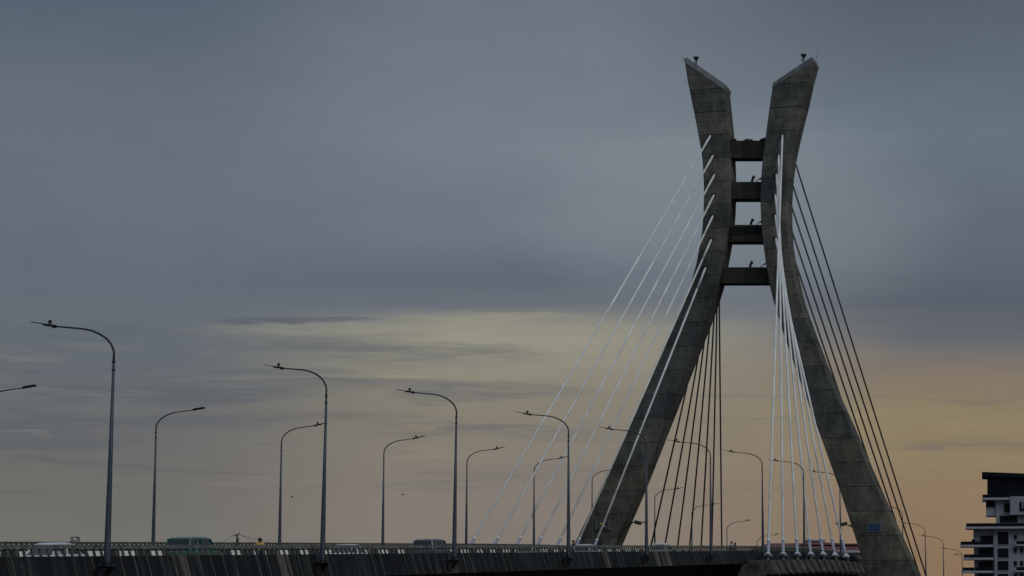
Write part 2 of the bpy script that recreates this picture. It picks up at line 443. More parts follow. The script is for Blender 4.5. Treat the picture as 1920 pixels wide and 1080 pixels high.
# parapets
def parapet(side):
    near = side == 'near'
    K = (lambda c: c) if near else (lambda c: WID-c)
    root = empty('parapet', pos(0, K(RT), -.6) if False else (0, 0, 0),
                 'grey concrete balustrade with leaning posts along the near edge of the bridge' if near else
                 'grey concrete balustrade along the far edge of the bridge, seen above the near rail', 'parapet', 'bridge parapets')
    w = .36
    h = -.20 if near else -.16
    sweep('top_rail', [(K(nc(0)), 0), (K(nc(h)), h), (K(nc(h)+w), h), (K(nc(0)+w), 0.0)], S0, S1, M['rail'], root)
    # one post: stands on the beam, widens under the rail
    pitch = .76
    mb = MB()
    def sec(dz, hw): 
        c0 = (LEAN*dz + .06); c1 = c0+.11
        q = [(-hw, c0), (hw, c0), (hw, c1), (-hw, c1)]
        return [D_*a + (-P_ if near else P_)*c + Vector((0, 0, dz)) for a, c in q]
    mb.ring_loft([sec(-.575, .065), sec(-.30, .06), sec(-.25, .075), sec(-.15, .12)])
    first = mb.build('baluster', M['rail'], root)
    ss = []
    s = S0+.4
    while s < S1: ss.append(s); s += pitch
    vis = [s for s in ss if s >= (-26 if near else 12)]
    sep, rest = vis[:100], [s for s in ss if s not in vis[:100]]
    for i, s in enumerate(sep):
        o = first if i == 0 else first.copy()
        if i: COL.objects.link(o); o.parent = root
        o.location = pos(s, K(RT), 0)
    mr = MB()
    vs = [v.co.copy() for v in first.data.vertices]; fs = [tuple(p.vertices) for p in first.data.polygons]
    for s in rest:
        b = len(mr.v); q = pos(s, K(RT), 0)
        mr.v += [v+q for v in vs]
        for f_ in fs: mr.face([b+i for i in f_])
    tag(mr.build('balusters', M['rail'], root), kind='stuff')
parapet('near'); parapet('far')

# black and white painted median barrier
def median():
    root = empty('median_barrier', (0, 0, 0), 'low concrete median barrier painted in black and white blocks, seen through the near balustrade', 'barrier')
    m, t, b = newmat('striped_paint')
    uv = t.n('ShaderNodeUVMap').outputs[0]; sp = t.n('ShaderNodeSeparateXYZ'); t.L.new(uv, sp.inputs[0])
    k = t.math('GREATER_THAN', t.math('FRACT', t.math('DIVIDE', t.math('ADD', sp.outputs[0], 95.0), 4.2)), .5)
    nz = t.noise(t.scale(uv, (2.0, 5.0, 1)), 1.0, 5, .7)
    wcol = t.ramp(nz, [(.3, (.52, .51, .46, 1)), (.6, (.76, .75, .70, 1))])
    t.L.new(t.mix(k, wcol, (.012, .012, .013, 1)), b.inputs['Base Color']); b.inputs['Roughness'].default_value = .7
    c = 15.2
    sweep('barrier_wall', [(c, RD+.003), (c+.18, RD+.86), (c+.42, RD+.86), (c+.6, RD+.003)], S0, S1, m, root, step=2.1)
median()

# ------------------------------------------------------------------ pylon
PS = 228.0; PD = 4.5
pf, pb = PS-PD/2, PS+PD/2
pyl = empty('bridge_pylon', R0 + D_*PS - P_*(WID/2), 'tall weathered concrete pylon with two curved legs joined by four cross beams', 'pylon')
PINV = Matrix.Translation(-pyl.location)
def PL(v): return PINV @ Vector(v)
Lleg_l = [(1284, 117), (1289, 150), (1299, 200), (1306, 235), (1311.5, 265), (1315, 284), (1318, 315), (1319.5, 349), (1319.5, 372), (1319, 396), (1316.5, 430), (1312, 460), (1306, 492), (1296, 529), (1286, 560), (1269, 600), (1236, 674), (1180, 800), (1129, 911), (1077, 1020)]
Lleg_r = [(1357, 168), (1360, 195), (1363.5, 228), (1365.5, 250), (1366.5, 273), (1367.5, 290), (1368.5, 318), (1369, 349), (1368.5, 372), (1367.5, 396), (1364.5, 430), (1360, 460), (1354, 492), (1347, 529), (1337.5, 560), (1323, 600), (1294, 674), (1244, 800), (1200, 911), (1153, 1020)]
Rleg_l = [(1448, 164), (1445, 185), (1442, 206), (1438.5, 232), (1435, 260), (1429.5, 301), (1426.5, 340), (1425.5, 377), (1427, 420), (1431, 458), (1436.5, 499), (1443.5, 536), (1450, 564), (1467, 620), (1488, 680), (1509, 738), (1532, 800), (1576, 923), (1625.5, 1075)]
Rleg_r = [(1525, 116), (1516, 150), (1508, 187), (1499, 222), (1491, 255), (1481.5, 301), (1477, 340), (1475, 377), (1475.5, 420), (1478, 458), (1485, 499), (1493.5, 536), (1500, 564), (1520, 620), (1543, 680), (1567, 738), (1595, 800), (1648, 923), (1717, 1075)]
dv = D_*PD
def legmesh(l, r, zb):
    A = [onplane(x, y, pf) for x, y in l]; B = [onplane(x, y, pf) for x, y in r]
    for Q in (A, B):                              # carry the last straight down to the water
        dq = Q[-1]-Q[-2]; k = (zb-Q[-1].z)/dq.z; Q.append(Q[-1]+dq*k)
    ch = .10
    rings = []
    for a, b2 in zip(A, B):
        x = (b2-a).normalized()
        rings.append([PL(a+x*ch), PL(b2-x*ch), PL(b2+D_*ch), PL(b2+dv-D_*ch), PL(b2+dv-x*ch), PL(a+dv+x*ch), PL(a+dv-D_*ch), PL(a+D_*ch)])
    mb = MB(); mb.ring_loft(rings)
    return mb
leg_l = legmesh(Lleg_l, Lleg_r, -6).build('leg', M['pylon'], pyl)
leg_r = legmesh(Rleg_l, Rleg_r, -6).build('leg', M['pylon'], pyl)
def hull(name, pts, mat, parent):
    bm = bmesh.new()
    for p in pts: bm.verts.new(p)
    bmesh.ops.convex_hull(bm, input=bm.verts)
    bmesh.ops.delete(bm, geom=[v for v in bm.verts if not v.link_faces], context='VERTS')
    bmesh.ops.recalc_face_normals(bm, faces=bm.faces)
    bmesh.ops.dissolve_limit(bm, angle_limit=.02, verts=bm.verts, edges=bm.edges)
    me = bpy.data.meshes.new(name); bm.to_mesh(me); bm.free(); me.materials.append(mat)
    o = bpy.data.objects.new(name, me); COL.objects.link(o); o.parent = parent
    return o
def cap(l1, l0, leg):
    pts = []
    for x, y in l1:
        a = onplane(x, y, pf)+Vector((0, 0, .01)); pts += [PL(a - D_*.06), PL(a+dv+D_*.06)]
    for x, y in l0:
        a = onplane(x, y, pf+.9); pts += [PL(a), PL(a+D_*(PD-.9))]
    return hull('sloping_cap', pts, M['cap'], leg)
cap([(1283.5, 117), (1357.5, 168)], [(1281.5, 109.5), (1289, 108.5), (1357, 156), (1361, 163)], leg_l)
cap([(1448, 164), (1525.5, 116)], [(1448.5, 156), (1517, 109.5), (1523, 107), (1526, 113)], leg_r)
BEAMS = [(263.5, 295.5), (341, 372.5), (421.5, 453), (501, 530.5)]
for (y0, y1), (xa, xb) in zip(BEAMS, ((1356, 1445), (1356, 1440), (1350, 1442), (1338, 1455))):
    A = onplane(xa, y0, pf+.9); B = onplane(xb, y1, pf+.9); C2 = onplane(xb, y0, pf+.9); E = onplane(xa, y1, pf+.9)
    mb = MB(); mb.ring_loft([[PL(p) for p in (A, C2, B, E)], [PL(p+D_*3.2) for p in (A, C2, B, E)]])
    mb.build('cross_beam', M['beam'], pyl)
# dark access door at the foot of the left leg
a = onplane(1110, 1010.5, pf-.03); b2 = onplane(1129, 1010.5, pf-.03); h = 3.0
mb = MB(); mb.ring_loft([[PL(p) for p in (a, b2, b2-Vector((0, 0, h)), a-Vector((0, 0, h)))], [PL(p+D_*.2) for p in (a, b2, b2-Vector((0, 0, h)), a-Vector((0, 0, h)))]])
mb.build('access_door', M['black'], pyl)

# things standing on or fixed to the pylon
def flat_poly(mb, pts, s, thick):
    f_ = [onplane(x, y, s) for x, y in pts]
    mb.ring_loft([f_, [p+D_*thick for p in f_]])
def rrect(x0, y0, x1, y1, r, n=4):
    out = []
    for cx, cy, a0 in ((x1-r, y1-r, 0), (x0+r, y1-r, 90), (x0+r, y0+r, 180), (x1-r, y0+r, 270)):
        for i in range(n+1):
            a = R(a0+90*i/n); out.append((cx+r*math.cos(a), cy+r*math.sin(a)))
    return out
# coat of arms plaque
og = onplane(1130, 984, pf)
pq = empty('coat_of_arms_plaque', og, 'pale stone plaque with a small yellow and red crest on the left pylon leg', 'plaque')
def part_on(root, name, polys, s, thick, mat):
    mb = MB()
    for p in polys: flat_poly(mb, p, s, thick)
    mb.v = [v-root.location for v in mb.v]
    return mb.build(name, mat, root)
part_on(pq, 'plaque_slab', [rrect(1115.3, 974.8, 1145, 993.6, 1.6)], pf-.22, .25, simple('plaque_stone', (.075, .08, .075, 1), .9))
mdk = simple('crest_dark', (.012, .012, .015, 1), .8)
part_on(pq, 'crest_supporters', [
    [(1120.3, 977.6), (1122, 977), (1124, 978.4), (1124.4, 981), (1124, 983.5), (1123, 986.5), (1121.6, 987.6), (1122.6, 984), (1122, 980.6)],
    [(1140.6, 977.6), (1138.8, 976.8), (1136.6, 978.4), (1136.4, 981), (1136.8, 983.5), (1138, 986.5), (1139.4, 987.6), (1138.4, 984), (1138.8, 980.6)],
    [(1127, 977.2), (1130, 975.8), (1133, 977.2), (1131.5, 978.6), (1128.5, 978.6)],
    [(1124.3, 984.2), (1136.4, 984.2), (1134.5, 988.2), (1130, 989.8), (1126, 988.2)],
    [(1119.5, 988.4), (1124, 990.2), (1130, 990.9), (1136, 990.2), (1140.3, 988.4), (1139.6, 990.4), (1135, 992), (1130, 992.4), (1125, 992), (1120, 990.4)]], pf-.27, .06, mdk)
part_on(pq, 'crest_shield_yellow', [[(1124, 979.3), (1129.2, 979.3), (1129.2, 983.9), (1124.3, 983.9)]], pf-.29, .09, simple('crest_yellow', (.30, .27, .02, 1), .7))
part_on(pq, 'crest_shield_red', [[(1129.5, 979.8), (1136, 979.8), (1136, 983.9), (1129.5, 983.9)]], pf-.30, .10, simple('crest_red', (.16, .010, .025, 1), .7))
part_on(pq, 'crest_white_mark', [[(1131.6, 981.8), (1134, 981.8), (1134, 983), (1131.6, 983)], [(1131.2, 986), (1134.4, 986), (1134, 987.6), (1131.6, 987.8)]], pf-.33, .13, M['white'])
# blue sign
og = onplane(1639, 989, pf)
sg = empty('blue_sign', og, 'small framed blue sign with faint pale marks on the right pylon leg', 'sign')
part_on(sg, 'sign_frame', [[(1625, 980), (1654, 980), (1654, 998), (1625, 998)]], pf-.16, .18, simple('sign_frame_grey', (.085, .09, .10, 1), .7))
part_on(sg, 'sign_panel', [[(1628, 982.2), (1650, 982.2), (1650, 995.8), (1628, 995.8)]], pf-.20, .06, simple('sign_blue', (.006, .030, .085, 1), .6, 0, .3, .8))
part_on(sg, 'pale_marks', [[(1631.5, 991.5), (1636.6, 986), (1637.4, 986.6), (1633.2, 992.2)], [(1635.8, 986.8), (1637.2, 986.8), (1637.2, 993.2), (1635.8, 993.2)],
                           [(1640, 989.6), (1643.4, 986), (1644.6, 986), (1644.6, 992.6), (1643.2, 992.6), (1643.2, 990.6), (1640, 990.6)]], pf-.215, .05, simple('sign_pale', (.022, .065, .11, 1), .7))

def beacon(px, py, wd, label):
    p = onplane(px, py, PS); root = empty('aviation_beacon', p, label, 'beacon light', 'beacons on the pylon crown')
    MB().tube([(0, 0, -.6), (0, 0, .75)], .10).build('post', M['black'], root)
    MB().tube([(0, 0, .55), (0, 0, .80), (0, 0, 1.0), (0, 0, 1.15)], [.14, .26, .42, .44], 14).build('lamp_bowl', M['black'], root)
    MB().box((-.28, 0, .25), (.16, .16, .34)).build('junction_box', M['black'], root)
beacon(1305.5, 121, 1, 'black beacon light on a post standing on the left pylon horn')
beacon(1507, 116, 1, 'black beacon light on a post standing on the right pylon horn')
def rod(x0, y0, x1, y1, label):
    a = onplane(x0, y0, PS); b2 = onplane(x1, y1, PS)
    o = MB().tube([a, a*.5+b2*.5, b2], [.05, .035, .012], 6).build('lightning_rod', M['sleeve'], None, origin=None)
    tag(o, label, 'lightning rod', 'lightning rods on the pylon tips')
rod(1282.5, 112, 1275, 95, 'thin grey lightning rod leaning left off the left pylon tip')
rod(1530.5, 113, 1533, 92, 'thin grey lightning rod rising from the right pylon tip')

# floodlights on the beams (half-round dishes seen edge on)
bn = ['second', 'third', 'lowest']
for i, (px, py) in enumerate(((1411, 341), (1409, 421.5), (1407.5, 501))):
    p = onplane(px, py, PS-.6); root = empty('floodlight', p, f'round floodlight seen edge on, standing on the {bn[i]} cross beam of the pylon', 'floodlight', 'floodlights standing on the beams')
    root.scale = (1.1, 1.1, 1.1)
    mb = MB(); rings = []
    for k, (u, r_) in enumerate(((-.12, .42), (-.02, .40), (.14, .30), (.24, .12))):
        rings.append([Vector((u + (.16*math.cos(2*math.pi*j/12)), r_*math.sin(2*math.pi*j/12), .42 + r_*math.cos(2*math.pi*j/12)*1.15)) for j in range(12)])
    mb.ring_loft(rings).build('dish', M['black'], root, True)
    MB().tube([(.05, 0, -.02), (.05, 0, .30)], .07, 8).build('stand', M['black'], root)
for i, (px, py) in enumerate(((1424, 341), (1425, 421.5), (1432.5, 501))):
    p = onplane(px, py, PS-1.2); root = empty('spotlight', p, f'small spotlight at the right end of the {bn[i]} cross beam', 'spotlight', 'small spotlights at the beam ends')
    MB().tube([(-.55, 0, .02), (-.3, 0, .22), (.05, 0, .42)], [.06, .07, .05], 6).build('bracket', M['black'], root)
    MB().box((.15, 0, .47), (.42, .35, .2), Matrix.Rotation(-.4, 3, 'Y')).build('lamp_housing', M['black'], root)
for sd, px in ((1, 1376), (-1, 1430)):
    p = onplane(px, 263.5, PS-1.2); root = empty('corner_floodlight', p, 'wedge shaped floodlight at the ' + ('left' if sd > 0 else 'right') + ' end of the topmost cross beam', 'floodlight', 'wedge floodlights on the top beam')
    mb = MB(); pr = [(-.42*sd, .02), (-.35*sd, .42), (-.2*sd, .40), (.42*sd, .14), (.38*sd, .04)]
    mb.ring_loft([[Vector((x, -.3, z)) for x, z in pr], [Vector((x, .3, z)) for x, z in pr]]).build('lamp_housing', M['black'], root)
    MB().box((-.1*sd, 0, -.05), (.5, .2, .16)).build('bracket', M['black'], root)
p = onplane(1403.5, 263.5, PS-1)
root = empty('dome_light', p, 'pale dome light in the middle of the topmost cross beam', 'light')
MB().box((0, 0, .06), (1.2, .8, .14)).build('base', M['black'], root)
MB().sphere((0, 0, .12), .42, 14, 8, (1, 1, .62)).build('dome', simple('dome_glass', (.35, .36, .37, 1), .3), root, True)
# floodlight arms on the legs
def armlight(base, heads, label):
    root = empty('arm_floodlight', base[0], label, 'floodlight', 'floodlight arms on the pylon legs')
    o = root.location
    mb = MB()
    for pts in base[1]: mb.tube([Vector(p)-o for p in pts], .07, 8)
    mb.build('bracket_arm', M['black'], root)
    h = Vector(heads)-o; sgn = 1 if h.x > 0 else -1
    mb = MB(); mb.box(h, (1.1, .8, .5), Matrix.Rotation(.25*sgn, 3, 'Y')); mb.build('lamp_housing', M['black'], root, bevel=.06)
    mb = MB(); mb.box(h+Vector((.75*sgn, 0, .05)), (.6, .55, .16), Matrix.Rotation(-.1*sgn, 3, 'Y')); mb.build('visor', M['black'], root)
a0 = onplane(1174, 990, pf+.8); a1 = onplane(1187, 979.5, pf+.4); a2 = onplane(1196, 980, pf+.4); a3 = onplane(1178, 981, pf+.8)
armlight((a0, [[a0, a1, a2], [a3, a1]]), a2, 'black floodlight on a bracket reaching right off the left pylon leg')
a0 = onplane(1602, 991, pf+.5); a1 = onplane(1590, 984.6, pf+.2); a2 = onplane(1581, 983, pf+.2); a3 = onplane(1599, 985.3, pf+.5)
armlight((a0, [[a0, a1, a2], [a3, a1]]), a2, 'black floodlight on a bracket reaching left off the right pylon leg')

# ------------------------------------------------------------------ stay cables
LT = [(1333, 253), (1338, 290), (1341, 325), (1340, 363), (1338, 402), (1335, 446), (1324.5, 498)]
RTp = [(1467, 252), (1460, 289), (1456, 325), (1453.5, 363), (1453, 401), (1454, 444), (1459, 497)]
AZ = -1.42                       # bearing ledge under the rail top
OUT = 1.7
def stay(topv, botv, label, group, mats, guide, rad=.145):
    root = empty('stay_cable', botv, label, 'stay cable', group)
    o = Vector(botv); t = Vector(topv)-o; L = t.length; u = t/L
    MB().tube([u*.2, u*(L*.5), u*L], rad, 10).build('sheath', mats[0], root, True)
    MB().tube([u*.5, u*3.0], .195, 12).build('lower_sleeve', mats[1], root, True)
    MB().tube([u*2.99, u*3.2], [.22, .22], 12).build('collar', mats[0], root, True)
    if guide: MB().tube([u*(L-4.0), u*(L-.05)], .163, 12).build('guide_pipe', mats[0], root, True)
    MB().tube([u*L, u*(L-.28)], .34, 14).build('bearing_ring', M['block'], root, True)
    MB().tube([u*.28, u*.36, u*.62, u*.95], [.50, .52, .38, .21], 16).build('shroud', M['cup'], root, True)
    MB().tube([u*-.06, u*.30], [.40, .50], 14).build('anchor_head', M['black'], root)
    MB().tube([u*-.5, u*-.05], [.24, .24], 12).build('anchor_socket', M['block'], root)
    return root
for i in range(7):
    s = 155.3 + 9.0*i; sb = 450.5 - s
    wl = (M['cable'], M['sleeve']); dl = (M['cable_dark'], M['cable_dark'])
    n = ORD[i]
    tl = onplane(*LT[i], pf); tr = onplane(*RTp[i], pf)
    stay(tl, pos(s, WID+OUT, AZ), f'white stay cable sloping left, {n} from the top of the left pylon leg', 'white stay cables fanning from the left leg', wl, True)
    stay(tr, pos(s, -OUT, AZ), f'white stay cable in the front right fan, {n} from the left at its deck anchor', 'white stay cables fanning from the right leg', wl, True)
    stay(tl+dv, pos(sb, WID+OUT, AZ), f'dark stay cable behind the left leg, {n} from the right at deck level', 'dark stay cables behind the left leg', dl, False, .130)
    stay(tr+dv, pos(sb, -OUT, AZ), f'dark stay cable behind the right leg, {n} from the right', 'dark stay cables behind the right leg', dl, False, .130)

# bearing ledges that carry the anchors
def ledge(side, s0, s1, first):
    K = (lambda c: c) if side == 'near' else (lambda c: WID-c)
    root = empty('anchor_ledge', (0, 0, 0), 'concrete ledge of slanted blocks under the ' + {('near', 1): 'white cable anchors beside the right leg', ('far', 1): 'white cable anchors on the hidden far edge', ('near', 0): 'dark cable anchors beyond the right leg', ('far', 0): 'dark cable anchors beyond the left leg'}[(side, first)], 'anchor ledge', 'cable anchor ledges')
    sweep('ledge_beam', [(K(.62), AZ-.52), (K(-1.55), AZ-.52), (K(-1.9), AZ-1.85), (K(1.3), AZ-2.2)], s0, s1, M['block'], root)
    n = int((s1-s0)/4.4)
    for k in range(n):
        a = s0 + .5 + k*4.4
        w_ = 2.3 if k else 3.0
        prof = [(K(.3), AZ-.20), (K(-2.30), AZ-.20), (K(-2.42), AZ-.34), (K(-2.98), AZ-1.62), (K(-1.5), AZ-1.78)]
        sweep('anchor_block', prof, a, a+w_, M['block'], root, step=4)
    return root
ledge('near', 152.5, 219.5, 1); ledge('far', 152.5, 219.5, 1); ledge('near', 237, 304, 0); ledge('far', 237, 304, 0)

# ------------------------------------------------------------------ street lamps
ARM = [(0, 10.05), (0, 10.28), (.0, 10.52), (.07, 10.75), (.21, 10.98), (.47, 11.24), (.86, 11.47), (1.29, 11.64), (1.74, 11.73), (2.55, 11.82), (3.33, 11.90)]
def lamp_proto(sgn, solar):
    # sgn -1: arm towards -P_ (near row), +1: arm towards +P_ (far row)
    root = empty('street_lamp', (0, 0, 0), 'x', 'street lamp')
    ax = P_*sgn
    def q(l, z, d=0): return ax*l + Vector((0, 0, z)) + D_*d
    M_ = Matrix((ax, D_, Vector((0, 0, 1)))).transposed()
    MB().tube([q(0, .03), q(0, .3), q(0, 4.9), q(0, 10.05)], [.175, .17, .115, .062], 14).build('pole', M['steel'], root, True)
    mb = MB(); mb.tube([q(0, 9.62), q(0, 9.68)], .105, 12); mb.build('joint_ring', M['arm'], root)
    MB().tube([q(0, 10.02), q(0, 10.08)], .105, 12).build('joint_ring', M['arm'], root)
    MB().tube([q(l, z) for l, z in ARM], [.058]*4+[.055]*3+[.05, .046, .042, .040], 10).build('arm', M['arm'], root, True)
    # bracket on the fascia
    mb = MB(); mb.box(q(0, 0), (.62, .95, .05), M_)
    for d in (-.34, .34):
        pr = [(-.28, -.03), (.34, -.03), (.26, -.62), (.20, -.66)]
        mb.ring_loft([[q(a, z, d-.025) for a, z in pr], [q(a, z, d+.025) for a, z in pr]])
    mb.box(q(.27, -.36), (.06, .8, .6), M_)
    mb.build('bracket', M['black'], root)
    mb = MB()
    for a in (-.22, .22):
        for d in (-.34, .34): mb.tube([q(a, .02, d), q(a, .12, d)], .03, 6)
    mb.build('anchor_bolts', M['steel'], root)
    tilt = Matrix.Rotation(-.13, 3, Vector((0, 1, 0)))
    if solar:
        hd = MB(); hd.box(q(3.62, 11.96), (.64, .30, .11), M_ @ tilt); hd.box(q(3.36, 11.90), (.26, .16, .16), M_ @ tilt)
        h = hd.build('lamp_head', M['black'], root, bevel=.03)
        MB().box(q(4.05, 12.055), (1.05, .42, .035), M_ @ Matrix.Rotation(-.16, 3, Vector((0, 1, 0)))).build('solar_panel', M['black'], root)
        mb = MB(); mb.tube([q(3.62, 11.98), q(3.62, 12.14)], .04, 8); mb.sphere(q(3.6, 12.14), .105, 10, 7); mb.build('sensor', M['black'], h)
    else:
        hd = MB(); hd.box(q(3.85, 12.0), (.95, .36, .15), M_ @ tilt); hd.box(q(3.38, 11.92), (.25, .16, .17), M_ @ tilt)
        hd.build('lamp_head', M['black'], root, bevel=.04)
    return root
protoN = lamp_proto(-1, True); protoF = lamp_proto(1, True); protoL = lamp_proto(1, False)
used = set()
def place(proto, loc, label, group):
    if proto.name not in used: o = proto; used.add(proto.name)
    else: o = copy_tree(proto)
    o.location = loc; tag(o, label, 'street lamp', group)
    o.rotation_euler = (random.uniform(-.006, .006), random.uniform(-.003, .003) + (.012 if any(q in label for q in ('left, first', 'left, second', 'left, third')) else .005), random.uniform(-.03, .03) - (.2 if 'arm reaching left, second' in label else 0))
BR = -1.04
NEAR_PX = {1: 201, 2: 604.5, 3: 851.5, 4: 1066, 5: 1212, 6: 1333, 7: 1430.5, 8: 1508, 9: 1576.5, 11: 1693, 12: 1735, 13: 1768, 14: 1803}
FAR_PX = {3: -46, 4: 287, 5: 524, 6: 717.5, 7: 874, 8: 1001, 9: 1110, 10: 1227.5, 11: 1297.5, 12: 1362.5, 13: 1419}
for k in range(1, 16):
    v = pos(s_at(NEAR_PX[k], 0) if k in NEAR_PX else (k-1)*STEP, 0, BR)
    wh = {10: ', behind the right leg', 15: ', the last one'}.get(k, '')
    place(protoN, v, f'near side street lamp, arm reaching left, {ORD[k-1]} from the left{wh}', 'street lamps along the near side')
for k in range(3, 14):
    v = pos(s_at(FAR_PX[k], WID), WID, BR)
    if k == 3: place(protoL, v, 'flat block head of a street lamp, its pole beyond the left edge', 'street lamps along the far side')
    elif k == 4: place(protoL, v, 'far side street lamp with a flat block head, arm reaching right, behind the green car', 'street lamps along the far side')
    else: place(protoF, v, f'far side street lamp, arm reaching right, {ORD[k-5]} to the right of the block headed one', 'street lamps along the far side')

# ------------------------------------------------------------------ cars
def car(name, px, c, facing, L, W, H, mat, label, roof=(.30, .30), kind='sedan', lights=False, cat='car'):
    """origin at the ground under the middle; +x of the car is its front"""
    s = s_at(px, c)
    base = pos(s, c, RD+.005)
    grade = (pos(s+2, c)-pos(s-2, c)); el = math.atan2(grade.z, math.hypot(grade.x, grade.y))
    yaw = math.atan2(D_.y, D_.x) + (0 if facing > 0 else math.pi)
    root = empty(name, base, label, cat, 'vehicles on the bridge')
    root.rotation_euler = (0, -el*facing, yaw)
    belt = H*.60; g = .22
    if kind == 'suv': x0r, x1r, x0b, x1b = -L*.46, L*.12, -L*.495, L*.25
    elif kind == 'van': x0r, x1r, x0b, x1b = -L*.475, L*.28, -L*.495, L*.42
    else: x0r, x1r, x0b, x1b = -L*.25, L*.10, -L*.40, L*.26
    hood = belt*.90 if kind != 'van' else belt*.95
    # lower body: sections along the length
    secs = [(-.5, .78, .42, belt*.88), (-.485, .92, .26, belt*.97), (-.42, .99, g, belt), (-.1, 1, g, belt), (.22, 1, g, belt), (.30, .99, g, hood*1.02), (.43, .95, g, hood*.93), (.485, .86, .26, hood*.84), (.5, .74, .4, hood*.74)]
    rings = []
    for u, w, z0, z1 in secs:
        hw = W/2*w; x = u*L
        rings.append([(x, -hw*.9, z0), (x, hw*.9, z0), (x, hw, z0+.12), (x, hw, z1-.16), (x, hw*.93, z1-.04), (x, hw*.84, z1), (x, -hw*.84, z1), (x, -hw*.93, z1-.04), (x, -hw, z1-.16), (x, -hw, z0+.12)])
    mb = MB(); mb.ring_loft(rings)
    # roof shell, rounded
    tw = W/2*.74
    rr = []
    for u in (0, .04, .15, .5, .85, .96, 1):
        x = x0r + (x1r-x0r)*u; dz = .07*(1-4*(u-.5)**2) - (.06 if u in (0, 1) else 0)
        rr.append([(x, -tw, H-.13), (x, tw, H-.13), (x, tw*.98, H-.075+dz*.4), (x, tw*.82, H-.04+dz*.8), (x, 0, H-.05+dz), (x, -tw*.82, H-.04+dz*.8), (x, -tw*.98, H-.075+dz*.4)])
    mb.ring_loft(rr)
    # pillars
    bw = W/2*.87
    for sd in (-1, 1):
        for xb, xr in ((x0b, x0r), (x1b, x1r), ((x0b+x1b)/2, (x0r+x1r)/2)) + (((x0b*.55+x1b*-.0), x0r*.55),) * (kind != 'sedan'):
            mb.tube([(xb, sd*bw, belt-.03), (xr, sd*tw, H-.10)], .055, 6)
    body = mb.build('body', mat, root)
    for p in body.data.polygons: p.use_smooth = False
    # windows
    gb = MB()
    k = .985
    B = [(x0b, -bw*k, belt-.01), (x1b, -bw*k, belt-.01), (x1b, bw*k, belt-.01), (x0b, bw*k, belt-.01)]
    T = [(x0r+.02, -tw*k, H-.12), (x1r-.02, -tw*k, H-.12), (x1r-.02, tw*k, H-.12), (x0r+.02, tw*k, H-.12)]
    gb.ring_loft([B, T]); gb.build('windows', M['glass'], root)
    for ux in (-.31, .32):
        for sd in (-1, 1):
            y = sd*(W/2-.10); x = ux*L
            w = MB().tube([(x, y-.11, .32), (x, y+.11, .32)], .32, 18).build('wheel', M['tyre'], root)
            MB().tube([(x, y+sd*.112, .32), (x, y+sd*.125, .32)], .20, 14).build('rim', M['rim'], w)
    for sd in (-1, 1):
        MB().box((L*.482, sd*W*.35, hood*.72), (.12, .34, .16)).build('headlight', M['lamp_on'] if lights else M['cup'], root, bevel=.02)
        MB().box((-L*.49, sd*W*.39, belt*.78), (.09, .22, .2)).build('tail_light', CAR_RED, root, bevel=.02)
        MB().box((x1b-.25, sd*(W/2+.08), belt+.06), (.12, .18, .13)).build('mirror', mat, root, bevel=.02)
    mb = MB(); mb.box((L*.5, 0, .42), (.06, W*.7, .16)); mb.box((-L*.5, 0, .42), (.06, W*.7, .16)); mb.build('bumper_trim', M['black'], root)
    return root
CAR_RED = simple('tail_red', (.12, .006, .005, 1), .3)
white = paint('white_car_paint', (.55, .56, .55, 1)); green = paint('green_car_paint', (.008, .085, .056, 1)); silver = paint('silver_car_paint', (.55, .60, .60, 1)); navy = paint('navy_car_paint', (.045, .06, .08, 1))
car('white_sedan', 96, 4.2, -1, 4.5, 1.74, 1.42, white, 'white saloon car with lit headlights coming towards the camera at the far left', lights=True)
car('green_estate', 366, 3.6, 1, 4.5, 1.78, 1.76, green, 'dark green estate car seen from behind over the near parapet', kind='suv')
car('silver_hatchback', 655, 4.2, 1, 4.3, 1.72, 1.36, silver, 'silver car mostly hidden behind the balustrade, right of the second near lamp')
car('dark_jeep', 812, 3.6, 1, 4.6, 1.80, 1.76, navy, 'dark blue off-road car left of the third near lamp', kind='suv')
car('white_hatchback', 992, 4.4, 1, 4.3, 1.72, 1.30, white, 'white car glimpsed through the balustrade left of the fourth near lamp')
car('white_coupe', 1096, 4.2, -1, 4.5, 1.74, 1.40, white, 'white car whose roof shows before the foot of the left pylon leg')
car('white_wagon', 1238, 4.0, -1, 4.6, 1.74, 1.55, white, 'white car right of the left pylon leg, its roof above the rail')

